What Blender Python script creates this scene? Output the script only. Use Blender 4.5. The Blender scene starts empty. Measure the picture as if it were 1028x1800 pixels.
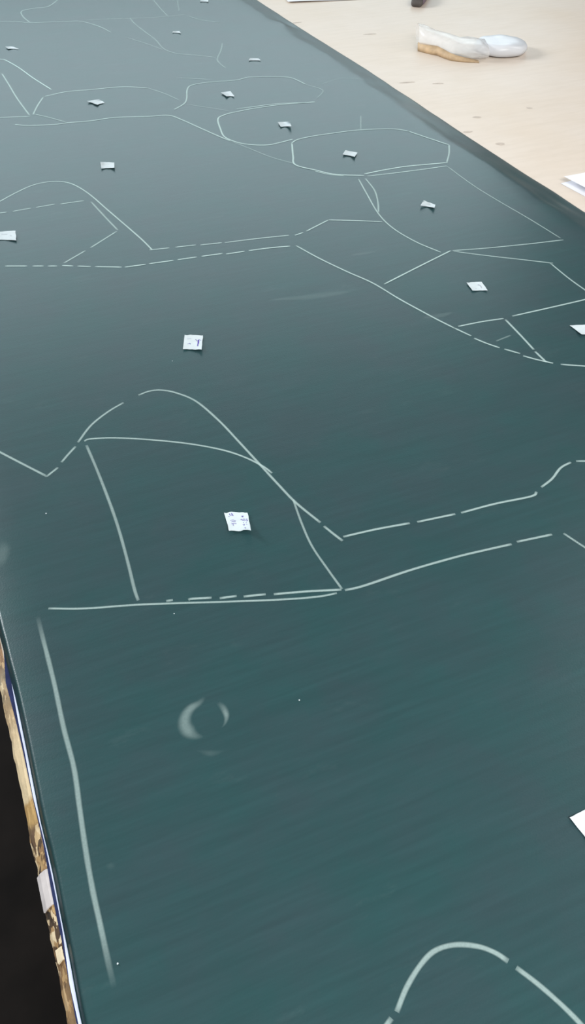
import bpy, bmesh, math, random
from mathutils import Vector, Matrix, noise

random.seed(7)
scene = bpy.context.scene
col = scene.collection

# ------------------------------------------------------------------ camera
W, Hh, F = 1028.0, 1800.0, 1500.0          # photograph frame, focal length in pixels
TABLE = 0.85                               # height of the table top
LAY = 0.026                                # thickness of the stacked cloth
TOP = TABLE + LAY                          # upper face of the cloth
CAM_H = 0.879                              # eye height above the cloth
TH = math.atan(1417.0 / F)                 # downward pitch
AZ = math.radians(22.63)                   # camera turned right of the table's long side
fwd = Vector((math.sin(AZ) * math.cos(TH), math.cos(AZ) * math.cos(TH), -math.sin(TH)))
right = Vector((math.cos(AZ), -math.sin(AZ), 0))
up = right.cross(fwd)
camloc = Vector((0, 0, TOP + CAM_H))


def at(x, y, z=TOP):
    """point of the horizontal plane z that stands at image place x, y"""
    d = fwd + right * ((x - W / 2) / F) - up * ((y - Hh / 2) / F)
    t = (z - camloc.z) / d.z
    return camloc + d * t


camloc.x = -at(67, 1418).x                 # left rim of the cloth becomes x = 0

cam = bpy.data.cameras.new('camera')
cam.sensor_fit = 'VERTICAL'
cam.sensor_height = 36.0
cam.sensor_width = 36.0 * W / Hh
cam.lens = 36.0 * F / Hh
cam.clip_start = 0.02
co = bpy.data.objects.new('camera', cam)
m3 = Matrix((right, up, -fwd)).transposed()
co.matrix_world = Matrix.Translation(camloc) @ m3.to_4x4()
col.objects.link(co)
scene.camera = co


# ------------------------------------------------------------------ materials
def mat(name):
    m = bpy.data.materials.new(name)
    m.use_nodes = True
    nt = m.node_tree
    b = nt.nodes['Principled BSDF']
    return m, nt, b


def N(nt, kind, **kw):
    n = nt.nodes.new(kind)
    for k, v in kw.items():
        if k in n.inputs.keys():
            n.inputs[k].default_value = v
        else:
            setattr(n, k, v)
    return n


def ramp(nt, fac, stops):
    r = nt.nodes.new('ShaderNodeValToRGB')
    el = r.color_ramp.elements
    while len(el) < len(stops):
        el.new(0.5)
    for e, (p, c) in zip(el, stops):
        e.position = p
        e.color = (*c, 1) if len(c) == 3 else c
    nt.links.new(fac, r.inputs['Fac'])
    return r.outputs['Color']


def coords(nt, scale=(1, 1, 1), rot=(0, 0, 0)):
    tc = nt.nodes.new('ShaderNodeTexCoord')
    mp = nt.nodes.new('ShaderNodeMapping')
    mp.inputs['Scale'].default_value = scale
    mp.inputs['Rotation'].default_value = rot
    nt.links.new(tc.outputs['Object'], mp.inputs['Vector'])
    return mp.outputs['Vector']


def noise_tex(nt, vec, scale, detail=4, rough=0.55):
    n = N(nt, 'ShaderNodeTexNoise', Scale=scale, Detail=detail, Roughness=rough)
    nt.links.new(vec, n.inputs['Vector'])
    return n.outputs['Fac']


def mixc(nt, fac, a, b, mode='MIX'):
    m = nt.nodes.new('ShaderNodeMix')
    m.data_type = 'RGBA'
    m.blend_type = mode
    for sock, v in ((m.inputs[0], fac), (m.inputs[6], a), (m.inputs[7], b)):
        if isinstance(v, (int, float)):
            sock.default_value = v
        elif isinstance(v, tuple):
            sock.default_value = (*v, 1)
        else:
            nt.links.new(v, sock)
    return m.outputs[2]


def bump(nt, b, height, strength, dist):
    bp = N(nt, 'ShaderNodeBump', Strength=strength, Distance=dist)
    nt.links.new(height, bp.inputs['Height'])
    nt.links.new(bp.outputs['Normal'], b.inputs['Normal'])


def simple(name, c, rough=0.6, vary=0.12, scale=30, spec=0.4):
    m, nt, b = mat(name)
    v = coords(nt)
    f = noise_tex(nt, v, scale)
    lo = tuple(x * (1 - vary) for x in c)
    hi = tuple(min(1, x * (1 + vary)) for x in c)
    nt.links.new(ramp(nt, f, [(0.3, lo), (0.7, hi)]), b.inputs['Base Color'])
    b.inputs['Roughness'].default_value = rough
    b.inputs['Specular IOR Level'].default_value = spec
    return m


# teal-green cloth
M_cloth, nt, b = mat('teal green cloth')
v = coords(nt)
big = noise_tex(nt, v, 9, 5, 0.6)
c1 = ramp(nt, big, [(0.35, (0.0175, 0.055, 0.059)), (0.65, (0.0235, 0.051, 0.058))])
vs = coords(nt, (3, 40, 1), (0, 0, math.radians(-12)))
streak = noise_tex(nt, vs, 3, 4, 0.6)
s2 = ramp(nt, streak, [(0.35, (0.93, 0.93, 0.93)), (0.7, (1.08, 1.08, 1.08))])
c2 = mixc(nt, 1.0, c1, s2, 'MULTIPLY')
dust = noise_tex(nt, coords(nt, (2, 5, 1), (0, 0, math.radians(20))), 4, 6, 0.7)
dm = ramp(nt, dust, [(0.6, (0, 0, 0)), (0.85, (0.07, 0.07, 0.07))])
c3 = mixc(nt, dm, c2, (0.28, 0.33, 0.33))
nt.links.new(c3, b.inputs['Base Color'])
b.inputs['Roughness'].default_value = 0.34
b.inputs['Specular IOR Level'].default_value = 0.45
wv = noise_tex(nt, coords(nt, (1, 1, 1)), 420, 2, 0.5)
bump(nt, b, wv, 0.25, 0.0006)

# chalk
M_chalk, nt, b = mat('white tailor chalk')
b.inputs['Base Color'].default_value = (0.56, 0.73, 0.71, 1)
b.inputs['Roughness'].default_value = 0.8
b.inputs['Specular IOR Level'].default_value = 0.3
uv = N(nt, 'ShaderNodeUVMap')
sep = nt.nodes.new('ShaderNodeSeparateXYZ')
nt.links.new(uv.outputs['UV'], sep.inputs[0])
soft = ramp(nt, sep.outputs['Y'], [(0.0, (0, 0, 0)), (0.28, (1, 1, 1)), (0.72, (1, 1, 1)), (1.0, (0, 0, 0))])
gr = noise_tex(nt, coords(nt), 300, 5, 0.7)
grr = ramp(nt, gr, [(0.25, (0.78, 0.78, 0.78)), (0.6, (1, 1, 1))])
at_ = N(nt, 'ShaderNodeAttribute', attribute_name='chalk_amount')
m1 = mixc(nt, 1.0, soft, grr, 'MULTIPLY')
m2 = N(nt, 'ShaderNodeMath', operation='MULTIPLY')
nt.links.new(m1, m2.inputs[0])
nt.links.new(at_.outputs['Fac'], m2.inputs[1])
nt.links.new(m2.outputs[0], b.inputs['Alpha'])

M_smudge = M_chalk.copy()
M_smudge.name = 'chalk dust and pale patch'
for n_ in M_smudge.node_tree.nodes:
    if n_.type == 'VALTORGB' and len(n_.color_ramp.elements) == 4:
        n_.color_ramp.interpolation = 'EASE'
        n_.color_ramp.elements[1].position = 0.45
        n_.color_ramp.elements[2].position = 0.55
M_paper = simple('white slip paper', (0.53, 0.60, 0.63), 0.8, 0.05, 60, 0.2)
M_sheet = simple('white writing paper', (0.80, 0.81, 0.86), 0.7, 0.03, 20, 0.2)
M_underlay = simple('white underlay paper', (0.66, 0.72, 0.92), 0.7, 0.08, 20, 0.2)
M_ink = simple('violet ink', (0.10, 0.07, 0.34), 0.6, 0.2, 400, 0.2)
M_pencil = simple('grey pencil', (0.22, 0.22, 0.30), 0.6, 0.2, 400, 0.2)
M_navy = simple('navy layer', (0.022, 0.03, 0.085), 0.9, 0.25, 60, 0.1)
M_floor = simple('dark workshop floor', (0.0075, 0.0058, 0.005), 0.85, 0.6, 5, 0.15)
M_tape = simple('grey paper tape', (0.50, 0.47, 0.47), 0.6, 0.12, 60, 0.2)
M_cream = simple('cream wood chip', (0.66, 0.57, 0.40), 0.8, 0.12, 120, 0.2)
M_steel = simple('grey painted steel', (0.12, 0.12, 0.13), 0.5, 0.1, 10, 0.4)
M_scuff = simple('brown scuff', (0.53, 0.46, 0.40), 0.7, 0.15, 80, 0.2)
M_tool = simple('purple grey plastic', (0.19, 0.14, 0.18), 0.45, 0.2, 20, 0.4)
M_toolend = simple('dark rubber', (0.09, 0.08, 0.075), 0.6, 0.2, 20, 0.3)
M_bundle = simple('white plastic', (0.66, 0.68, 0.72), 0.35, 0.05, 12, 0.5)
M_brown = simple('brown edge strip', (0.50, 0.36, 0.22), 0.6, 0.25, 25, 0.3)

# bare table top: pale wood laminate, faint grain
M_top, nt, b = mat('pale beige table laminate')
v = coords(nt, (1.2, 8, 1), (0, 0, math.radians(22)))
g = noise_tex(nt, v, 6, 6, 0.65)
g2 = noise_tex(nt, coords(nt), 2.2, 4, 0.6)
ca = ramp(nt, g2, [(0.35, (0.655, 0.565, 0.475)), (0.65, (0.675, 0.60, 0.53))])
cb = ramp(nt, g, [(0.3, (0.965, 0.95, 0.93)), (0.6, (1.02, 1.01, 1.0))])
nt.links.new(mixc(nt, 1.0, ca, cb, 'MULTIPLY'), b.inputs['Base Color'])
b.inputs['Roughness'].default_value = 0.42
b.inputs['Specular IOR Level'].default_value = 0.22

# raw chipboard along the edge
M_chip, nt, b = mat('raw chipboard')
vc = coords(nt, (1.0, 0.45, 1.0))
vo = N(nt, 'ShaderNodeTexVoronoi', Scale=170.0)
wob = N(nt, 'ShaderNodeTexNoise', Scale=90.0, Detail=4.0)
nt.links.new(vc, wob.inputs['Vector'])
mv = nt.nodes.new('ShaderNodeMix')
mv.data_type = 'RGBA'
mv.inputs[0].default_value = 0.02
nt.links.new(vc, mv.inputs[6])
nt.links.new(wob.outputs['Color'], mv.inputs[7])
nt.links.new(mv.outputs[2], vo.inputs['Vector'])
sc = nt.nodes.new('ShaderNodeSeparateColor')
nt.links.new(vo.outputs['Color'], sc.inputs[0])
chips = ramp(nt, sc.outputs[0], [(0.0, (0.025, 0.015, 0.008)), (0.3, (0.10, 0.055, 0.025)), (0.55, (0.28, 0.16, 0.065)),
                                 (0.8, (0.46, 0.31, 0.14)), (1.0, (0.68, 0.57, 0.38))])
tcy = nt.nodes.new('ShaderNodeTexCoord')
sxy = nt.nodes.new('ShaderNodeSeparateXYZ')
nt.links.new(tcy.outputs['Object'], sxy.inputs[0])
wy = N(nt, 'ShaderNodeMath', operation='MULTIPLY_ADD')
wn = noise_tex(nt, coords(nt), 55, 2, 0.5)
nt.links.new(wn, wy.inputs[0])
wy.inputs[1].default_value = 0.02
nt.links.new(sxy.outputs['Y'], wy.inputs[2])
mr = nt.nodes.new('ShaderNodeMapRange')
mr.inputs['From Min'].default_value = 0.30
mr.inputs['From Max'].default_value = 1.00
nt.links.new(wy.outputs[0], mr.inputs['Value'])


def yy(py):
    return (at(60, py, TABLE).y + 0.01 - 0.30) / 0.70


seg = [(1800, (0.36, 0.23, 0.11)), (1745, (0.30, 0.19, 0.09)), (1700, (0.20, 0.12, 0.06)), (1660, (0.10, 0.065, 0.03)), (1600, (0.30, 0.2, 0.09)), (1500, (0.22, 0.14, 0.07)),
       (1455, (0.14, 0.09, 0.05)), (1440, (0.50, 0.33, 0.12)), (1405, (0.42, 0.26, 0.09)), (1395, (0.66, 0.54, 0.34)), (1290, (0.64, 0.52, 0.33)),
       (1225, (0.50, 0.36, 0.2)), (1180, (0.62, 0.53, 0.36)), (1140, (0.30, 0.17, 0.1))]
plain = ramp(nt, mr.outputs[0], [(max(0, min(1, yy(p_))), c_) for p_, c_ in seg])
mot = ramp(nt, mr.outputs[0], [(max(0, min(1, yy(p_))), (v_, v_, v_)) for p_, v_ in
                               ((1790, .45), (1740, .55), (1700, .95), (1600, .9), (1460, .9), (1440, .3), (1390, .12), (1270, .12), (1220, .5), (1130, .6))])
cc = mixc(nt, mot, plain, chips)
gaps = noise_tex(nt, coords(nt, (1, .5, 1)), 110, 3, 0.6)
gp = ramp(nt, gaps, [(0.58, (1, 1, 1)), (0.68, (0.2, 0.16, 0.12))])
gq = mixc(nt, mot, (1.0, 1.0, 1.0), gp)
nt.links.new(mixc(nt, 1.0, cc, gq, 'MULTIPLY'), b.inputs['Base Color'])
b.inputs['Roughness'].default_value = 0.8
bump(nt, b, gaps, 0.6, 0.002)

# clear film of the bag
M_film, nt, b = mat('clear plastic film')
b.inputs['Base Color'].default_value = (0.82, 0.81, 0.80, 1)
b.inputs['Roughness'].default_value = 0.25
wr = noise_tex(nt, coords(nt), 11, 3, 0.5)
al = ramp(nt, wr, [(0.35, (0.38, 0.38, 0.38)), (0.65, (0.66, 0.66, 0.66))])
nt.links.new(al, b.inputs['Alpha'])
bump(nt, b, wr, 0.35, 0.012)


# ------------------------------------------------------------------ object helpers
def link(name, bm, material, parent=None, smooth=False):
    me = bpy.data.meshes.new(name)
    bm.normal_update()
    bm.to_mesh(me)
    bm.free()
    me.materials.append(material)
    if smooth:
        for p in me.polygons:
            p.use_smooth = True
    o = bpy.data.objects.new(name, me)
    col.objects.link(o)
    if parent:
        o.parent = parent
        o.matrix_parent_inverse = Matrix.Translation(-parent.location)
    return o


def tag(o, label, cat, group=None):
    o['label'] = label
    o['category'] = cat
    if group:
        o['group'] = group
    return o


def thing(name, loc, label, cat, group=None):
    o = bpy.data.objects.new(name, None)
    o.empty_display_size = 0.05
    o.location = loc
    col.objects.link(o)
    return tag(o, label, cat, group)


def box_bm(x0, x1, y0, y1, z0, z1, bev=0.0):
    bm = bmesh.new()
    bmesh.ops.create_cube(bm, size=1)
    for v in bm.verts:
        v.co = Vector(((x0 + x1) / 2 + v.co.x * (x1 - x0), (y0 + y1) / 2 + v.co.y * (y1 - y0),
                       (z0 + z1) / 2 + v.co.z * (z1 - z0)))
    if bev:
        bmesh.ops.bevel(bm, geom=bm.edges[:], offset=bev, segments=3, affect='EDGES', profile=0.5)
    return bm


def extrude_profile(sections, closed=True):
    """sections: list of rings of points; consecutive rings are bridged and the ends capped"""
    bm = bmesh.new()
    rings = [[bm.verts.new(p) for p in s] for s in sections]
    n = len(rings[0])
    for a, c in zip(rings, rings[1:]):
        for i in range(n if closed else n - 1):
            j = (i + 1) % n
            bm.faces.new((a[i], a[j], c[j], c[i]))
    if closed:
        bm.faces.new(rings[0])
        bm.faces.new(rings[-1][::-1])
    bmesh.ops.recalc_face_normals(bm, faces=bm.faces[:])
    return bm


def interp(pts, y):
    """piecewise linear x over y, extended beyond both ends along the overall slope"""
    pts = sorted(pts)
    k = (pts[-1][1] - pts[0][1]) / (pts[-1][0] - pts[0][0])
    if y <= pts[0][0]:
        return pts[0][1] + k * (y - pts[0][0])
    if y >= pts[-1][0]:
        return pts[-1][1] + k * (y - pts[-1][0])
    for (a, xa), (c, xc) in zip(pts, pts[1:]):
        if a <= y <= c:
            return xa + (xc - xa) * (y - a) / (c - a)


def nz(y, s, seed=0.0):
    return noise.noise(Vector((y * s, seed, seed * 1.7)))


# ------------------------------------------------------------------ floor
fl = link('floor', box_bm(-5, 7, -4, 10, -0.1, 0.0), M_floor)
fl['kind'] = 'structure'

# ------------------------------------------------------------------ table
chip_px = [(2, 1224), (25, 1331), (42, 1413), (62, 1515), (74, 1580), (95, 1676), (112, 1773)]
chip_line = [(p.y, p.x) for p in (at(x, y, TABLE - 0.012) for x, y in chip_px)]
XE = sum(x for _, x in chip_line) / len(chip_line)          # outer edge of the table
Y0, Y1, X1 = -0.7, 6.2, 3.9
CH = 0.013                                                   # worn chamfer of the chipboard
table = thing('cutting_table', (XE, Y0, 0),
              'large pale beige cutting table with worn raw chipboard edge, under the green cloth', 'table')
secs = []
xt = XE + CH
link('tabletop', extrude_profile([[(xt, y, TABLE), (X1, y, TABLE), (X1, y, TABLE - 0.03), (xt, y, TABLE - 0.03)]
                                  for y in (Y0, Y1)]), M_top, table)
ys = [Y0 + i * 0.008 for i in range(int(3.0 / 0.008))] + [Y0 + 3.0 + i * 0.1 for i in range(int((Y1 - Y0 - 3.0) / 0.1) + 1)]
ys[-1] = Y1
for y in ys:
    r = 0.0016 * nz(y, 28, 3) + 0.0012 * nz(y, 90, 9)
    q = 0.0015 * nz(y, 40, 5)
    secs.append([(xt, y, TABLE), (xt - 0.004 + q, y, TABLE - 0.0012 + q * .5), (XE + 0.003 + r, y, TABLE - 0.008 + q), (XE + r, y, TABLE - 0.013),
                 (XE + r * .5, y, TABLE - 0.03), (xt, y, TABLE - 0.03)])
e = link('chipboard_edge', extrude_profile(secs), M_chip, table)
e['label'] = 'raw chipboard edge with dark gaps and cream chips'
for k in range(2):
    ya, yb = (at(77, 1530, TABLE).y, at(88, 1592, TABLE).y) if k == 0 else (at(97, 1668, TABLE).y, at(101, 1691, TABLE).y)
    ya, yb = min(ya, yb), max(ya, yb)
    ring = []
    x_in = XE + (0.0125 if k == 0 else 0.0105)
    for i in range(9):
        y = ya + (yb - ya) * i / 8
        j = 0.0006 * nz(y, 300, 2 + k)
        xo_ = XE + (0.0004 if k == 0 else 0.004)
        ring.append([(x_in + j, y - j * 3, TABLE + 0.0014), (XE + 0.009, y, TABLE + 0.0006), (XE + 0.003, y, TABLE - 0.0042 + j), (xo_ - (0.0016 if k == 0 else 0), y, TABLE - 0.0105 + (0 if k == 0 else .004)),
                     (xo_ - 0.0006, y, TABLE - 0.0118 + (0 if k == 0 else .004)), (xo_ + .001, y, TABLE - 0.013), (XE + 0.005, y, TABLE - 0.009),
                     (x_in, y, TABLE - 0.002)])
    t = link('tape_patch' if k == 0 else 'loose_chip', extrude_profile(ring), M_tape if k == 0 else M_cream, table)
    t['label'] = 'pale strip of tape folded over the chipboard edge' if k == 0 else 'cream wood chip standing out of the chipboard edge'
for (x0, x1, y0, y1) in ((XE + 0.25, XE + 0.33, Y0 + 0.2, Y0 + 0.28), (X1 - 0.33, X1 - 0.25, Y0 + 0.2, Y0 + 0.28),
                         (XE + 0.25, XE + 0.33, Y1 - 0.28, Y1 - 0.2), (X1 - 0.33, X1 - 0.25, Y1 - 0.28, Y1 - 0.2)):
    link('leg', box_bm(x0, x1, y0, y1, 0, TABLE - 0.03, 0.006), M_steel, table)
# small scuffs and dents in the bare top
for (px, py, w, d, a) in ((715, 145, .055, .012, .1), (770, 147, .04, .012, .05), (838, 206, .03, .016, 0), (822, 232, .028, .014, .1),
                          (879, 253, .028, .018, 0), (520, 40, .05, .01, .2), (650, 60, .05, .012, .1), (930, 190, .02, .014, 0)):
    c = at(px, py, TABLE)
    bm = bmesh.new()
    pts = []
    for i in range(14):
        t = i / 14 * math.tau
        rr = 0.8 + 0.35 * random.random()
        p = c + right * (math.cos(t) * w * .5 * rr) + Vector((fwd.x, fwd.y, 0)).normalized() * (math.sin(t) * d * .5 * rr + math.cos(t) * w * a)
        pts.append(bm.verts.new((p.x, p.y, TABLE + 0.0004)))
    bm.faces.new(pts)
    bmesh.ops.recalc_face_normals(bm, faces=bm.faces[:])
    for f in bm.faces:
        if f.normal.z < 0:
            f.normal_flip()
    link('scuff_mark', bm, M_scuff, table)

# ------------------------------------------------------------------ what lies under the green cloth
L1, L2 = TABLE + 0.003, TABLE + 0.0042
inner_px = [(3, 1105), (28, 1200), (43, 1265), (67, 1418), (93, 1484), (104, 1560), (122, 1635), (149, 1782)]
rim_px = [(4, 1105), (28.5, 1200), (43, 1265), (74, 1418), (90, 1484), (106, 1560), (122, 1635), (150, 1782)]
left_line = [(p.y, p.x) for p in (at(x, y, TOP) for x, y in rim_px)]
# (image y, image x of the white paper's outer edge)
pap_px = [(20, 1200), (32, 1268), (43, 1320), (58, 1400), (79, 1484), (95, 1560), (109.5, 1635), (117, 1690), (122, 1730), (134, 1782)]
pap_line = [(p.y, p.x) for p in (at(x, y, L2) for x, y in pap_px)]
nav_px = [(10, 1200), (28, 1268), (40, 1320), (57, 1400), (76, 1484), (89, 1560), (101, 1620), (108, 1650), (116, 1700), (124, 1740), (131, 1782)]
nav_line = [(p.y, p.x) for p in (at(x, y, L1) for x, y in nav_px)]


def base_x(line, y):
    return interp(line, y) if line[0][0] >= line[-1][0] and line[-1][0] <= y <= line[0][0] else None


def sheet_secs(line, z0, z1, far):
    lo, hi = min(l[0] for l in line), max(l[0] for l in line)
    out = []
    y = Y0 + 0.05
    while y < Y1 - 0.05:
        if y > hi:
            t = min(1, (y - hi) / 0.12)
            x = interp(line, hi) * (1 - t) + far * t
        elif y < lo:
            x = interp(line, lo)
        else:
            x = interp(line, y)
        x = max(x, XE + 0.004)
        out.append([(x, y, z0), (1.30, y, z0), (1.30, y, z1), (x, y, z1)])
        y += 0.01 if y < 1.5 else 0.2
    return out


nav = link('navy_layer', extrude_profile(sheet_secs(nav_line, TABLE + 0.0003, L1, 0.004)), M_navy)  # thin dark navy layer, showing left of the paper
tag(nav, 'navy blue layer peeking out below the white paper at the chipboard edge', 'cloth')
pap = link('underlay_paper', extrude_profile(sheet_secs(pap_line, L1 + 0.0001, L2, 0.02)), M_underlay)
tag(pap, 'white paper strip showing under the left rim of the green cloth', 'paper')

# ------------------------------------------------------------------ the green cloth
out_px = [(452, 0), (496, 29), (580, 82), (640, 119), (792, 220), (914, 300), (975, 338), (1028, 373)]
out_line = [(p.y, p.x) for p in (at(x, y, TABLE + 0.003) for x, y in out_px)]
CZ = L2 + 0.0002
secs = []
y = Y0 + 0.02
while y < Y1 - 0.02:
    hi, lo = max(l[0] for l in left_line), min(l[0] for l in left_line)
    if y > hi:
        xl = interp(left_line, hi) + 0.004 * nz(y, 2, 1)
    elif y < lo:
        xl = interp(left_line, lo)
    else:
        xl = interp(left_line, y)
    xl += 0.0012 * nz(y, 14, 4)
    xo = interp(out_line, y) if y > 0.6 else interp(out_line, 0.6)
    xo += 0.002 * nz(y, 9, 6)
    bw = 0.088 + 0.014 * nz(y, 3.1, 2) + 0.008 * nz(y, 11, 8)
    kink = math.exp(-((y - at(488, 40).y) / 0.05) ** 2)
    bw -= 0.03 * kink
    ring = [(xl + 0.010, y, CZ), (xl - 0.0055, y, CZ + 0.0005), (xl - 0.0065, y, CZ + 0.004), (xl - 0.0045, y, CZ + 0.006),
            (xl - 0.0045, y, CZ + 0.010), (xl - 0.002, y, CZ + 0.0155), (xl - 0.0008, y, TOP - 0.0022), (xl + 0.0008, y, TOP - 0.0006), (xl + 0.003, y, TOP), (xl + 0.06, y, TOP),
            (0.5, y, TOP), (1.0, y, TOP), (xo - bw - 0.05, y, TOP), (xo - bw - 0.012, y, TOP - 0.0004), (xo - bw, y, TOP - 0.0018)]
    zo = TABLE + 0.0032
    for t in (0.12, 0.26, 0.4, 0.55, 0.7, 0.85, 0.96):
        s = t * (1.12 - 0.12 * t)
        wz = 0.0022 * nz(y, 7, 20 + t * 3) * math.sin(math.pi * t) - 0.006 * kink * math.sin(math.pi * t)
        ring.append((xo - bw + bw * t, y, TOP - 0.0018 + (zo - TOP + 0.0018) * s + wz))
    ring += [(xo, y, TABLE + 0.0022), (xo - 0.001, y, TABLE + 0.0004), (xo - 0.03, y, TABLE + 0.0004), (1.315, y, TABLE + 0.0004), (1.315, y, CZ)]
    secs.append(ring)
    y += 0.02
cloth = link('marked_cloth', extrude_profile(secs), M_cloth, smooth=True)
tag(cloth, 'dark teal-green cloth marked with white chalk pattern outlines, spread along the table', 'cloth')

# ------------------------------------------------------------------ chalk
def catmull(pts, n=7):
    if len(pts) < 3:
        a, c = pts
        return [a.lerp(c, i / 8) for i in range(9)]
    P = [pts[0] * 2 - pts[1]] + pts + [pts[-1] * 2 - pts[-2]]
    out = []
    for i in range(1, len(P) - 2):
        p0, p1, p2, p3 = P[i - 1:i + 3]
        for k in range(n):
            t = k / n
            out.append(0.5 * ((2 * p1) + (p2 - p0) * t + (2 * p0 - 5 * p1 + 4 * p2 - p3) * t * t + (3 * p1 - p0 - 3 * p2 + p3) * t ** 3))
    out.append(P[-2])
    return out


class Ribbons:
    def __init__(self):
        self.bm = bmesh.new()
        self.uv = self.bm.loops.layers.uv.new('UVMap')
        self.den = self.bm.verts.layers.float.new('chalk_amount')
        self.u = random.random() * 10

    def stroke(self, pts, width, density, z, widths=None, fade=0.35, flen=0.006):
        """pts: 3-D points on the surface; width in metres"""
        n = len(pts)
        rows = []
        L = 0.0
        tot = sum((pts[i + 1] - pts[i]).length for i in range(n - 1)) or 1e-6
        for i, p in enumerate(pts):
            d = (pts[min(i + 1, n - 1)] - pts[max(i - 1, 0)])
            d.z = 0
            d.normalize()
            s = Vector((-d.y, d.x, 0))
            if i:
                L += (p - pts[i - 1]).length
            w = (widths[i] if widths else width * (1 + 0.10 * nz(L, 45, self.u))) * 0.5
            end = min(L, tot - L)
            dn = density * (fade + (1 - fade) * min(1, end / flen)) * (1 + 0.10 * nz(L, 18, self.u + 5))
            a = self.bm.verts.new((p.x + s.x * w, p.y + s.y * w, p.z if z is None else z))
            c = self.bm.verts.new((p.x - s.x * w, p.y - s.y * w, p.z if z is None else z))
            a[self.den] = dn
            c[self.den] = dn
            rows.append((a, c, L))
        for (a, c, l0), (d, e_, l1) in zip(rows, rows[1:]):
            try:
                f = self.bm.faces.new((c, e_, d, a))
            except ValueError:
                continue
            for lp, uvv in zip(f.loops, ((l0, 0), (l1, 0), (l1, 1), (l0, 1))):
                lp[self.uv].uv = uvv


ZC = TOP + 0.0004
chalk_n = [0]


def chalk(strokes, width=5.2, den=0.5, name='chalk_line', z=ZC, fade=0.5, flen=0.006):
    """strokes: lists of image places along one drawn line (several lists when the line is dashed)"""
    R = Ribbons()
    zz = z + 0.00004 * (chalk_n[0] % 10)
    chalk_n[0] += 1
    my = sum(q[1] for q in strokes[0]) / len(strokes[0])
    kd, kw = (1.7, 1.25) if my < 335 else (1.2, 1.05) if my < 660 else (0.8, 0.95)   # grazing-view brightness put into the amount: far lines denser, near ones thinner
    width, den = width * kw, min(1.0, den * kd)
    for s in strokes:
        pts = [at(x, y, TOP) for x, y in s]
        R.stroke(catmull(pts), width * 0.001, den, zz, fade=fade, flen=flen)
    o = link(name, R.bm, M_chalk, cloth)
    return o


# nearest pattern piece
chalk([[(-30, 778), (0, 795), (83, 838)], [(82, 838), (102, 822)], [(108, 813), (120, 799), (133, 785)],
       [(137, 778), (160, 748), (190, 724), (217, 708)],
       [(243, 695), (262, 688), (283, 686), (310, 691), (345, 706), (385, 740), (420, 777), (455, 815), (490, 853), (520, 884), (563, 919)],
       [(569, 925), (585, 938), (602, 951)]], 5.6, 0.55)
chalk([[(148, 776), (158, 772), (200, 770), (260, 773), (330, 780), (390, 791), (430, 804), (462, 820), (478, 832)]], 5.0, 0.6)
chalk([[(152, 783), (172, 830), (195, 890), (210, 935), (225, 990), (236, 1035), (243, 1056)]], 6.0, 0.42)
chalk([[(85, 1070), (150, 1070), (250, 1063), (400, 1058), (500, 1054), (560, 1049), (592, 1043)]], 4.6, 0.55)
chalk([[(292, 1057), (304, 1055)], [(331, 1055), (338, 1053), (372, 1051)], [(386, 1052), (416, 1048)], [(428, 1049), (467, 1045)],
       [(481, 1045), (540, 1040), (600, 1037)]], 5.2, 0.6)
chalk([[(515, 878), (530, 920), (548, 960), (575, 1000), (601, 1036)]], 4.6, 0.45)
chalk([[(603, 944), (660, 931), (720, 920)], [(733, 918), (800, 904)], [(810, 902), (870, 886), (933, 873), (943, 865)],
       [(951, 857), (970, 842), (985, 823), (1003, 813)], [(1012, 811), (1040, 811)]], 5.4, 0.6)
chalk([[(606, 1038), (640, 1030), (720, 1003), (800, 980), (850, 968), (899, 957)], [(908, 953), (970, 940)]], 5.4, 0.55)
chalk([[(990, 938), (1028, 963), (1060, 982)]], 5.0, 0.45)
# long stroke beside the table edge
chalk([[(66, 1083), (75, 1120), (95, 1200), (112, 1280), (130, 1350), (140, 1420), (150, 1490), (162, 1560), (175, 1620), (190, 1690), (201, 1738)]],
      7.4, 0.40, fade=0.0, flen=0.06)
# piece cut off by the lower border
chalk([[(672, 1812), (688, 1790)], [(697, 1779), (715, 1735), (740, 1695), (765, 1671), (800, 1661), (840, 1664), (870, 1675), (893, 1690)],
       [(907, 1701), (945, 1730), (985, 1765), (1020, 1800), (1045, 1830)]], 6.4, 0.5)
# second row
chalk([[(-20, 364), (0, 354), (30, 338), (60, 325), (95, 319), (125, 323), (155, 340), (190, 370), (225, 400), (250, 422), (268, 440)]], 5.2, 0.5)
chalk([[(-20, 377), (13, 373)], [(22, 372), (55, 366)], [(63, 365), (97, 359)], [(105, 359), (148, 353)]], 5.0, 0.5)
chalk([[(160, 355), (185, 382), (207, 405)]], 6.0, 0.35)
chalk([[(205, 407), (159, 436)], [(150, 441), (112, 463)]], 5.6, 0.4)
chalk([[(9, 468), (48, 468)], [(57, 468), (77, 468)], [(84, 468), (101, 468)], [(109, 467), (129, 468)], [(136, 468), (160, 469)],
       [(167, 469), (214, 470)], [(219, 470), (256, 465)], [(262, 464), (305, 458)], [(312, 457), (346, 452)], [(354, 451), (391, 446)],
       [(397, 447), (430, 442)], [(437, 441), (475, 436), (510, 433)]], 5.4, 0.58)
chalk([[(262, 440), (298, 436)], [(308, 435), (344, 431)], [(352, 431), (390, 427)], [(395, 427), (450, 420), (508, 414)]], 5.2, 0.5)
chalk([[(518, 414), (533, 409)], [(538, 407), (577, 387)], [(577, 387), (620, 388), (672, 390)]], 5.2, 0.52)
chalk([[(520, 432), (560, 454), (610, 478), (655, 498), (700, 525), (740, 547), (770, 563), (798, 577)], [(798, 577), (828, 591)],
       [(833, 595), (855, 604), (878, 612)], [(886, 614), (914, 622)], [(919, 626), (945, 633), (972, 639)], [(985, 641), (1040, 645)]], 5.2, 0.48)
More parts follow.
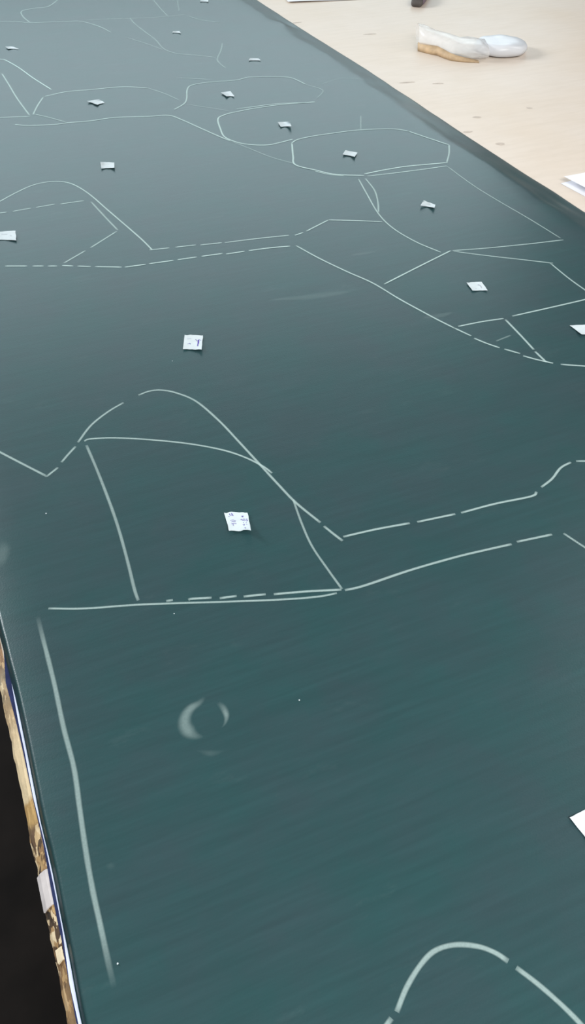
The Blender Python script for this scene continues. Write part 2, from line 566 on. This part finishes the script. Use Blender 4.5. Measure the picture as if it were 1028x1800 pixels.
chalk([[(675, 500), (730, 472), (782, 446), (792, 441)]], 5.0, 0.55)
chalk([[(805, 574), (845, 566), (885, 560)]], 5.0, 0.5)
chalk([[(888, 562), (915, 590), (938, 615)], [(940, 618), (960, 637)]], 5.6, 0.45)
chalk([[(900, 556), (980, 538), (1040, 524)]], 5.2, 0.5)
chalk([[(797, 442), (850, 449), (920, 457), (972, 463)], [(967, 463), (1000, 490), (1035, 515)]], 5.0, 0.4)
chalk([[(795, 441), (860, 436), (930, 429), (990, 422)]], 5.0, 0.42)
chalk([[(630, 315), (645, 342), (665, 376), (690, 401), (730, 425), (775, 444)]], 5.0, 0.45)
chalk([[(642, 314), (658, 335), (664, 356), (665, 374)]], 5.4, 0.4)
# octagonal piece and its neighbours
chalk([[(512, 252), (525, 245), (560, 238), (630, 229), (690, 227), (718, 231)], [(718, 231), (750, 242), (789, 255)]], 5.0, 0.42)
chalk([[(789, 255), (789, 270), (785, 286)]], 5.0, 0.35)
chalk([[(513, 252), (515, 275), (519, 290), (553, 299), (590, 307), (640, 309)]], 5.4, 0.42)
chalk([[(553, 301), (580, 307), (605, 309)]], 4.6, 0.4)
chalk([[(640, 306), (680, 298), (720, 292), (787, 286)]], 5.2, 0.5)
chalk([[(645, 310), (720, 301), (785, 292)]], 4.6, 0.4)
chalk([[(785, 292), (830, 325), (870, 350), (930, 385), (985, 419)]], 4.4, 0.32)
chalk([[(634, 228), (634, 204)]], 4.4, 0.2)
chalk([[(553, 179), (478, 186), (419, 196), (392, 203), (383, 210), (387, 226), (395, 241), (419, 251), (445, 255), (472, 255), (491, 251), (515, 245)]],
      5.4, 0.42)
chalk([[(415, 192), (485, 183), (555, 180)]], 5.0, 0.4)
chalk([[(306, 193), (323, 183), (328, 174), (329, 158), (337, 150), (366, 145), (415, 141), (438, 136), (478, 135), (511, 137), (538, 149)]], 5.4, 0.36)
chalk([[(538, 149), (567, 159), (557, 173)]], 5.0, 0.15)
chalk([[(313, 137), (366, 140)]], 5.0, 0.18)
# far rows
chalk([[(-20, 100), (0, 104), (10, 106), (33, 119), (58, 137), (91, 158)]], 5.0, 0.5)
chalk([[(3, 129), (15, 148), (30, 173), (52, 203)]], 5.4, 0.35)
chalk([[(76, 171), (66, 186), (58, 202)]], 5.6, 0.36)
chalk([[(78, 170), (114, 162), (157, 158), (215, 153), (260, 155)]], 6.4, 0.36)
chalk([[(260, 155), (290, 165), (314, 176)]], 5.0, 0.2)
chalk([[(-20, 208), (0, 207), (53, 205)]], 5.2, 0.38)
chalk([[(25, 219), (50, 221), (96, 219), (121, 216), (157, 213), (202, 207), (260, 205), (296, 203), (320, 211), (349, 224), (385, 240), (405, 248)]], 6.0, 0.36)
chalk([[(405, 248), (440, 262), (475, 276), (517, 288)]], 5.0, 0.14)
chalk([[(61, 201), (83, 206), (116, 215)]], 5.0, 0.24)
chalk([[(330, 184), (370, 190), (400, 195)]], 5.0, 0.12)
chalk([[(110, -8), (86, 11), (58, 15), (38, 20), (41, 30), (53, 40)]], 6.4, 0.26)
chalk([[(-20, 38), (28, 38), (53, 40), (114, 38), (144, 38), (175, 47), (195, 57)]], 6.0, 0.26)
chalk([[(223, 66), (260, 78), (285, 87)]], 6.0, 0.14)
chalk([[(144, 36), (202, 33), (251, 32), (295, 29), (326, 26)], [(330, 28), (352, 35), (387, 40)]], 6.0, 0.16)
chalk([[(228, 32), (238, 43), (256, 57), (273, 70), (288, 86), (309, 94), (342, 97), (377, 101)]], 6.0, 0.2)
chalk([[(295, 29), (281, 14), (266, -4)]], 6.0, 0.2)
chalk([[(391, 76), (388, 90), (382, 106), (396, 120)]], 6.0, 0.2)
chalk([[(311, -4), (315, 20)]], 6.0, 0.14)
chalk([[(872, 600), (897, 590)]], 5.0, 0.16, 'pale_smudge')
chalk([[(640, 140), (600, 138), (560, 150)]], 5.0, 0.06, 'pale_smudge')


def crescent(rows, den):
    R = Ribbons()
    pts = catmull([at(x, y, TOP) for x, y, _ in rows], 6)
    ws = catmull([Vector((w, 0, 0)) for _, _, w in rows], 6)
    sc_ = 0.879 / (0.727 * (rows[0][1] + 517))
    R.stroke(pts, 0, den, ZC + 0.0005, widths=[max(0.4, w.x) * 1.45 * sc_ for w in ws], fade=0.0, flen=0.02)
    return link('pale_smudge', R.bm, M_smudge, cloth)


crescent([(360, 1226, 6), (350, 1236, 11), (335, 1246, 15), (326, 1260, 18), (325, 1275, 21), (332, 1287, 22), (344, 1294, 14), (358, 1296, 4)], 0.2)
crescent([(383, 1235, 8), (393, 1246, 11), (398, 1259, 9), (396, 1271, 5), (390, 1280, 2)], 0.24)
crescent([(345, 1320, 4), (370, 1325, 12), (395, 1320, 4)], 0.05)
crescent([(3, 950, 10), (6, 965, 22), (4, 985, 18), (2, 1000, 6)], 0.07)  # pale patch at the left rim of the cloth
crescent([(470, 528, 4), (530, 524, 16), (580, 518, 18), (620, 512, 4)], 0.05)
crescent([(735, 560, 4), (770, 556, 14), (800, 548, 4)], 0.05)
crescent([(610, 450, 3), (640, 446, 10), (668, 441, 3)], 0.05)
crescent([(185, 1521, 6), (195, 1523, 12), (205, 1522, 5)], 0.08)

# ------------------------------------------------------------------ paper slips
SG = 'cut paper slips on the green cloth'


def slip(px, label, lift=(0, 0, 0, 0), arch=0.001, jag=0.04, writing=None, ink=None):
    """px: image places of the corners (near-left ordering: a top-left, top-right, bottom-right, bottom-left)"""
    A, B, C, D = [at(x, y, TOP) for x, y in px]
    n = 12
    cen = (A + B + C + D) / 4
    seed = random.random() * 50

    def surf(u, v):
        p = A.lerp(B, u).lerp(D.lerp(C, u), v)
        h = 0.0
        for w_, (uu, vv) in zip(lift, ((0, 0), (1, 0), (1, 1), (0, 1))):
            d = math.hypot(u - uu, v - vv)
            h += w_ * max(0, 1 - d / 0.75) ** 2
        h += arch * (4 * (u - .5) ** 2) + 0.0008 * (noise.noise(Vector((u * 3, v * 3, seed))) + 0.6)
        # raised points come towards the lens: keep them over their place on the cloth
        k = 1 - h / CAM_H
        q = camloc + (p - camloc) * k
        return q + Vector((0, 0, 0.0007))

    bm = bmesh.new()
    g = []
    for j in range(n + 1):
        row = []
        for i in range(n + 1):
            u, v = i / n, j / n
            eu = (1 if j in (0, n) else 0)
            if eu:
                v += jag * noise.noise(Vector((u * 4, seed, j))) * (1 if 0 < i < n else 0.3)
            if i in (0, n):
                u += jag * 0.5 * noise.noise(Vector((v * 3, seed + 9, i)))
            row.append(bm.verts.new(surf(u, v)))
        g.append(row)
    for j in range(n):
        for i in range(n):
            bm.faces.new((g[j][i], g[j + 1][i], g[j + 1][i + 1], g[j][i + 1]))
    bmesh.ops.recalc_face_normals(bm, faces=bm.faces[:])
    top_up = sum(f.normal.z for f in bm.faces) > 0
    if not top_up:
        bmesh.ops.reverse_faces(bm, faces=bm.faces[:])
    # thickness below
    geom = bmesh.ops.duplicate(bm, geom=bm.faces[:])
    dv = [e_ for e_ in geom['geom'] if isinstance(e_, bmesh.types.BMVert)]
    df = [e_ for e_ in geom['geom'] if isinstance(e_, bmesh.types.BMFace)]
    for v in dv:
        v.co.z -= 0.00025
    bmesh.ops.reverse_faces(bm, faces=df)
    be = [e_ for e_ in bm.edges if e_.is_boundary]
    bmesh.ops.bridge_loops(bm, edges=be)
    for v in bm.verts:
        v.co -= cen
    o = link('paper_slip', bm, M_paper, smooth=False)
    o.location = cen
    tag(o, label, 'paper slip', SG)
    if writing:
        R = Ribbons()
        for s, wmm in writing:
            if len(s) == 2:
                (a, b_), (c, d) = s
                s2 = [(a + (c - a) * i / 6, b_ + (d - b_) * i / 6) for i in range(7)]
            else:
                s2 = [(q.x, q.y) for q in catmull([Vector((a, b_, 0)) for a, b_ in s], 4)]
            pts = [surf(u, v) + Vector((0, 0, 0.0003)) for u, v in s2]
            R.stroke(pts, wmm * 0.001, 1.0, None)
        ho = link('handwriting', R.bm, ink or M_ink, o)
        ho.matrix_parent_inverse = Matrix.Translation(-cen)
        ho['label'] = 'handwritten marks in ink'
    return o


# digits in (u, v) of the slip, drawn on their side as in the photograph
w1 = [([(.22, .08), (.24, .17), (.36, .14)], .9), ([(.31, .05), (.36, .20)], 1.1), ([(.14, .24), (.2, .22)], .7),
      ([(.17, .45), (.30, .43), (.42, .46)], .8), ([(.2, .54), (.28, .50), (.40, .52)], .6), ([(.18, .64), (.30, .61), (.41, .63)], .8),
      ([(.26, .62), (.25, .74)], .7),
      ([(.72, .20), (.80, .26)], 1.1), ([(.80, .18), (.73, .28)], .9),
      ([(.64, .42), (.70, .39), (.72, .46)], .8), ([(.74, .44), (.80, .36), (.84, .45), (.78, .48), (.75, .44)], .7),
      ([(.88, .36), (.94, .38), (.90, .43), (.95, .47), (.88, .49)], .7), ([(.72, .55), (.76, .6)], .6), ([(.84, .58), (.90, .54)], .6),
      ([(.68, .69), (.76, .67), (.72, .74)], .8), ([(.84, .64), (.88, .68)], .6), ([(.74, .84), (.78, .88)], 1.4)]
slip([(393.5, 901), (434, 901.5), (441.5, 933), (403, 933.5)], 'torn paper slip with columns of handwriting, the largest whole slip on the cloth',
     (0.0, 0.001, 0.013, 0.003), 0.0005, 0.08, w1, M_ink)
w2 = [([(.62, .30), (.72, .42), (.80, .33)], 1.0), ([(.80, .30), (.92, .38)], 1.0), ([(.78, .34), (.78, .55), (.77, .78)], 2.0),
      ([(.82, .36), (.82, .6)], 1.0), ([(.22, .66), (.30, .60), (.40, .62)], .8), ([(.33, .58), (.36, .68)], .8), ([(.16, .3), (.4, .26)], .4)]
slip([(324.5, 589), (356.5, 590), (354.5, 615), (321.5, 614)], 'square paper slip with a bold violet ink mark on its right half',
     (0, 0.0, 0.005, 0.001), 0.0008, 0.05, w2, M_ink)
w3 = [([(.66, .3), (.74, .5), (.70, .75)], 1.0), ([(.3, .75), (.36, .8)], .8), ([(.58, .35), (.68, .4)], .8)]
slip([(820, 497), (846.5, 496), (857, 511), (830, 511)], 'slanted paper slip inside the six-sided outline at right',
     (0.001, 0.003, 0.001, 0.001), 0.0008, 0.05, w3, M_pencil)
slip([(1001, 572.5), (1034, 571), (1048, 588), (1022, 588)], 'paper slip cut off by the right border, upper of the two there',
     (0.001, 0.001, 0.001, 0.003), 0.0008, 0.05)
slip([(1001, 1437), (1048, 1415), (1075, 1460), (1034, 1480)], 'large near paper slip cut off by the right border, lower of the two there',
     (0.002, 0.001, 0.001, 0.001), 0.0006, 0.03)
w6 = [([(.45, .3), (.68, .34)], .8), ([(.78, .5), (.84, .55)], .8)]
slip([(-18, 409), (27.5, 406), (28.5, 423), (-18, 421)], 'paper slip cut off by the left border, inside the dashed outline',
     (0, 0.004, 0.001, 0.001), 0.0015, 0.05, w6, M_pencil)
slip([(176.5, 285), (201, 286), (201, 295), (178, 296.5)], 'small paper slip lying alone above the big curved outline at left', (0.004, 0.005, 0.003, 0.001), 0.002, 0.04)
slip([(153, 178), (174, 175), (184, 180.5), (171, 184.5)], 'bent paper slip shaped like a diamond at left in the far long outline', (0.002, 0.004, 0.001, 0.001), 0.002, 0.05)
slip([(388, 163), (405, 160.5), (412, 169.5), (398, 169.5)], 'folded paper slip with a narrow left tip in the far rounded outline', (0.002, 0.003, 0.001, 0.002), 0.002, 0.05)
slip([(488, 215), (509, 214.5), (512, 222), (493, 223)], 'curled paper slip with its right corner lifted, in the oval outline', (0.003, 0.012, 0.008, 0.001), 0.0015, 0.05)
slip([(607, 264.5), (628, 268.5), (623.5, 276), (602, 271.5)], 'paper slip tilted to the right in the eight-sided outline', (0.002, 0.002, 0.004, 0.003), 0.001, 0.05)
slip([(744, 352.5), (765.5, 360.5), (763, 365.5), (739, 361.5)], 'crinkled paper slip with a raised tip, in the outline nearest the bare table', (0.008, 0.002, 0.004, 0.003), 0.002, 0.08)
slip([(439, 102.5), (455, 103), (458, 106.5), (437, 106.5)], 'thin distant paper slip closest to the dark sloping border of the cloth', (0.002, 0.003, 0.001, 0.001), 0.001, 0.03)
slip([(304, 55), (315, 55), (318, 58.5), (303, 57.5)], 'tiny distant paper slip, second from the top of the cloth', (0.002, 0.002, 0.001, 0.001), 0.001, 0.03)
slip([(9, 82), (22, 82), (33, 86), (14, 86)], 'distant paper slip bent in the middle at the far left of the cloth', (0.003, 0.001, 0.001, 0.001), 0.002, 0.05)
slip([(352, 0), (366, 0), (366, 3.5), (352, 3)], 'farthest paper slip, at the top border of the picture', (0.002, 0.002, 0.001, 0.001), 0.001, 0.03)

# ------------------------------------------------------------------ lint
for (px, py, r, lab) in ((81, 903, .0011, 'white lint speck near the left border, above the straight chalk baseline'),
                         (526, 1231, .0009, 'white lint speck on the plain cloth right of the ring smudge'),
                         (207, 1694, .0010, 'white lint speck beside the lower end of the long chalk stroke'),
                         (303, 635, .0007, 'tiny lint speck below the slip with the violet mark'),
                         (306, 1079, .0007, 'tiny lint speck just under the dashed chalk baseline')):
    bm = bmesh.new()
    bmesh.ops.create_icosphere(bm, subdivisions=2, radius=r)
    for v in bm.verts:
        v.co *= 1 + 0.4 * noise.noise(v.co * 900 + Vector((px, py, 0)))
        v.co.z *= 0.6
    o = link('lint_speck', bm, M_paper, smooth=True)
    p = at(px, py)
    o.location = (p.x, p.y, TOP + r * 0.6)
    tag(o, lab, 'lint', 'lint specks on the cloth')

# ------------------------------------------------------------------ things on the bare table
fh = Vector((fwd.x, fwd.y, 0)).normalized()
ZT = TABLE + 0.0004


def paper_sheet(a, across, along, wdt, lng, zf, name='leaf', parent=None, material=M_sheet, n=10):
    bm = bmesh.new()
    g = []
    for j in range(n + 1):
        row = []
        for i in range(n + 1):
            u, v = i / n, j / n
            p = a + across * (u * wdt) + along * (v * lng)
            row.append(bm.verts.new((p.x, p.y, zf(u, v))))
        g.append(row)
    for j in range(n):
        for i in range(n):
            bm.faces.new((g[j][i], g[j][i + 1], g[j + 1][i + 1], g[j + 1][i]))
    bmesh.ops.recalc_face_normals(bm, faces=bm.faces[:])
    o = link(name, bm, material, parent)
    md = o.modifiers.new('thickness', 'SOLIDIFY')
    md.thickness = 0.0005
    md.offset = 0
    return o


# folded paper at the right border
A = at(985, 323, TABLE)
B = at(1028, 346, TABLE)
al_ = (B - A).normalized()
ac_ = Vector((-al_.y, al_.x, 0))
if ac_.dot(fh) < 0:
    ac_ = -ac_
fp = thing('folded_paper', A, 'folded white paper with its upper leaf sprung open, cut off by the right border', 'paper')
paper_sheet(A, ac_, al_, 0.15, 0.30, lambda u, v: ZT + 0.0006 + 0.001 * u * (1 - v), 'lower_leaf', fp)
A2 = at(991, 311, TABLE + 0.015) - Vector((0, 0, 0.015))
paper_sheet(A2, ac_, al_, 0.15, 0.30, lambda u, v: ZT + 0.004 + 0.012 * (1 - u) ** 1.5 + 0.008 * u, 'upper_leaf', fp)

# paper at the top border
A = at(506, 5.5, TABLE)
B = at(640, -0.5, TABLE)
al_ = (B - A).normalized()
ac_ = Vector((-al_.y, al_.x, 0))
if ac_.dot(fh) < 0:
    ac_ = -ac_
lf = at(497, -1, TABLE)
sk = (lf - A)
sp = paper_sheet(A, ac_, al_, 0.30, 0.42, lambda u, v: ZT + 0.0012 + 0.004 * (1 - u) ** 2 * (0.5 + 0.5 * math.sin(v * 5 + 1)), 'loose_paper')
tag(sp, 'loose white sheet on the bare table at the top border, beside the cloth', 'paper')

# dark tool at the top border
c = at(731, 13, TABLE)
d = (at(775, -40, TABLE) - c)
d.z = 0
d.normalize()
s = Vector((d.y, -d.x, 0))
tl = thing('hand_tool', (c.x, c.y, TABLE), 'dark purple-grey hand tool with a blunt end at the top border', 'tool')


def tool_bm(stations):
    rings = []
    for (t, w, h, z0) in stations:
        r = []
        for k in range(16):
            a_ = k / 16 * math.tau
            cx, cz = math.cos(a_), math.sin(a_)
            cx = math.copysign(abs(cx) ** 0.55, cx)
            cz = math.copysign(abs(cz) ** 0.55, cz)
            p = c + d * t + s * (cx * w / 2)
            r.append((p.x, p.y, TABLE + z0 + h / 2 + cz * h / 2))
        rings.append(r)
    return extrude_profile(rings)


link('handle', tool_bm([(0.02, .050, .030, .001), (.06, .054, .034, .001), (.12, .050, .032, .001), (.2, .046, .028, .001), (.26, .038, .022, .001)]), M_tool, tl, True)
ec = link('end_cap', tool_bm([(0.0, .036, .018, .001), (.006, .046, .026, .0008), (.022, .049, .028, .0008)]), M_toolend, tl, True)
ec['label'] = 'blackish end cap'

# plastic bag with a round white bundle
pc = at(887, 104, TABLE)
bag = thing('plastic_bag', (pc.x, pc.y, TABLE), 'crumpled clear plastic bag holding a round white bundle, on the bare table', 'bag')
rw = 0.092
cb_ = pc + fh * 0.085
bm = bmesh.new()
prof = [(0.0, 0.002), (0.75, 0.001), (0.93, 0.004), (1.0, 0.014), (0.99, 0.026), (0.94, 0.034), (0.86, 0.038), (0.55, 0.040), (0.25, 0.038), (0.0, 0.037)]
rings = []
ns = 40
for r_, z_ in prof:
    ring = []
    for k in range(ns):
        a_ = k / ns * math.tau
        wob = 1 + 0.025 * noise.noise(Vector((math.cos(a_) * 2, math.sin(a_) * 2, z_ * 40)))
        x_, y_ = math.cos(a_) * rw * r_ * wob, math.sin(a_) * 0.085 * r_ * wob
        p = cb_ + right * x_ + fh * y_
        zz = z_ * (1 + 0.10 * noise.noise(Vector((x_ * 20, y_ * 20, 3))))
        zz *= 1 - 0.10 * max(0, x_ / rw) * (r_ > 0.2)
        ring.append((p.x, p.y, TABLE + 0.0006 + max(0.0004, zz)))
    rings.append(ring)
bm = extrude_profile(rings[1:-1])
bd = link('bundle', bm, M_bundle, bag, True)
bd['label'] = 'round white bundle'
# film: a flattened tube that opens and rises to the left
rings = []
for i, (px, py, dep, h, z0) in enumerate([(734.5, 88, .10, .074, .012), (738, 90, .11, .072, .010), (748, 93, .115, .068, .009), (768, 95, .12, .060, .006), (790, 103, .14, .056, .002), (812, 108, .16, .050, .001),
                                          (830, 109, .165, .049, .001), (846, 109, .165, .046, .001), (858, 108, .15, .042, .002)]):
    base = at(px, py, TABLE)
    ring = []
    for k in range(28):
        a_ = k / 28 * math.tau
        cy, cz = -math.cos(a_), math.sin(a_)
        cy = math.copysign(abs(cy) ** 0.8, cy)
        cz = math.copysign(abs(cz) ** 0.8, cz)
        cr = 0.006 * noise.noise(Vector((px * 0.05, a_ * 1.6, 2)))
        p = base + fh * (dep * (0.5 + 0.5 * cy) + cr)
        ring.append((p.x, p.y, TABLE + max(0.0008, z0 + (h - z0) * (0.5 + 0.5 * cz) + cr)))
    rings.append(ring)
bm = bmesh.new()
vr = [[bm.verts.new(p) for p in r] for r in rings]
for a, c_ in zip(vr, vr[1:]):
    for k in range(28):
        j = (k + 1) % 28
        bm.faces.new((a[k], a[j], c_[j], c_[k]))
bm.faces.new(vr[-1])
bmesh.ops.recalc_face_normals(bm, faces=bm.faces[:])
link('film', bm, M_film, bag, True)
# brown lower edge, front left
strip = []
for (px, py, hgt) in [(734, 90, .024), (745, 93, .026), (757, 96, .026), (768, 98, .026), (780, 103, .024), (792, 107, .019), (806, 109, .014), (820, 110, .010), (834, 110.5, .006), (842, 111, .003)]:
    p = at(px, py, TABLE)
    q = p + fh * 0.02
    strip.append([(p.x, p.y, TABLE + .0006), (p.x + fh.x * .004, p.y + fh.y * .004, TABLE + .0006 + hgt * .6), (q.x, q.y, TABLE + .0006 + hgt),
                  (q.x + fh.x * .003, q.y + fh.y * .003, TABLE + hgt - .0006), (p.x + fh.x * .008, p.y + fh.y * .008, TABLE + .0008)])
ke = link('brown_edge', extrude_profile(strip), M_brown, bag, True)
ke['label'] = 'brown edge'

# ------------------------------------------------------------------ light
def area(name, loc, target, sx, sy, power, color=(1, 1, 1)):
    L = bpy.data.lights.new(name, 'AREA')
    L.shape = 'RECTANGLE'
    L.size, L.size_y = sx, sy
    L.energy = power
    L.color = color
    o = bpy.data.objects.new(name, L)
    o.location = loc
    o.rotation_euler = (Vector(target) - Vector(loc)).to_track_quat('-Z', 'Y').to_euler()
    col.objects.link(o)
    return o


area('window_daylight', (1.4, 8.6, 3.5), (0.8, 2.0, 1.2), 10.2, 3.0, 230, (0.77, 0.94, 1.0))
area('window_daylight', (-3.2, 6.0, 3.4), (0.8, 2.0, 0.85), 1.9, 1.5, 400, (0.95, 0.98, 1.0))
area('overhead_fill', (0.6, -1.7, 3.4), (0.9, 1.0, 0.85), 2.4, 1.2, 200, (1.0, 0.98, 0.95))  # added overhead fill for even diffuse light, no such lamp known
area('overhead_fill', (4.2, 1.6, 3.4), (1.8, 2.0, 0.85), 1.2, 2.4, 50, (1.0, 0.98, 0.95))  # weaker added fill over the right side of the table

w = bpy.data.worlds.new('room_light')
scene.world = w
w.use_nodes = True
bg = w.node_tree.nodes['Background']
bg.inputs['Color'].default_value = (0.86, 0.95, 1.0, 1)
bg.inputs['Strength'].default_value = 0.15

vs_ = scene.view_settings
vs_.view_transform = 'Standard'
vs_.look = 'None'
vs_.exposure = 0.0
vs_.gamma = 1.0
vs_.use_curve_mapping = False
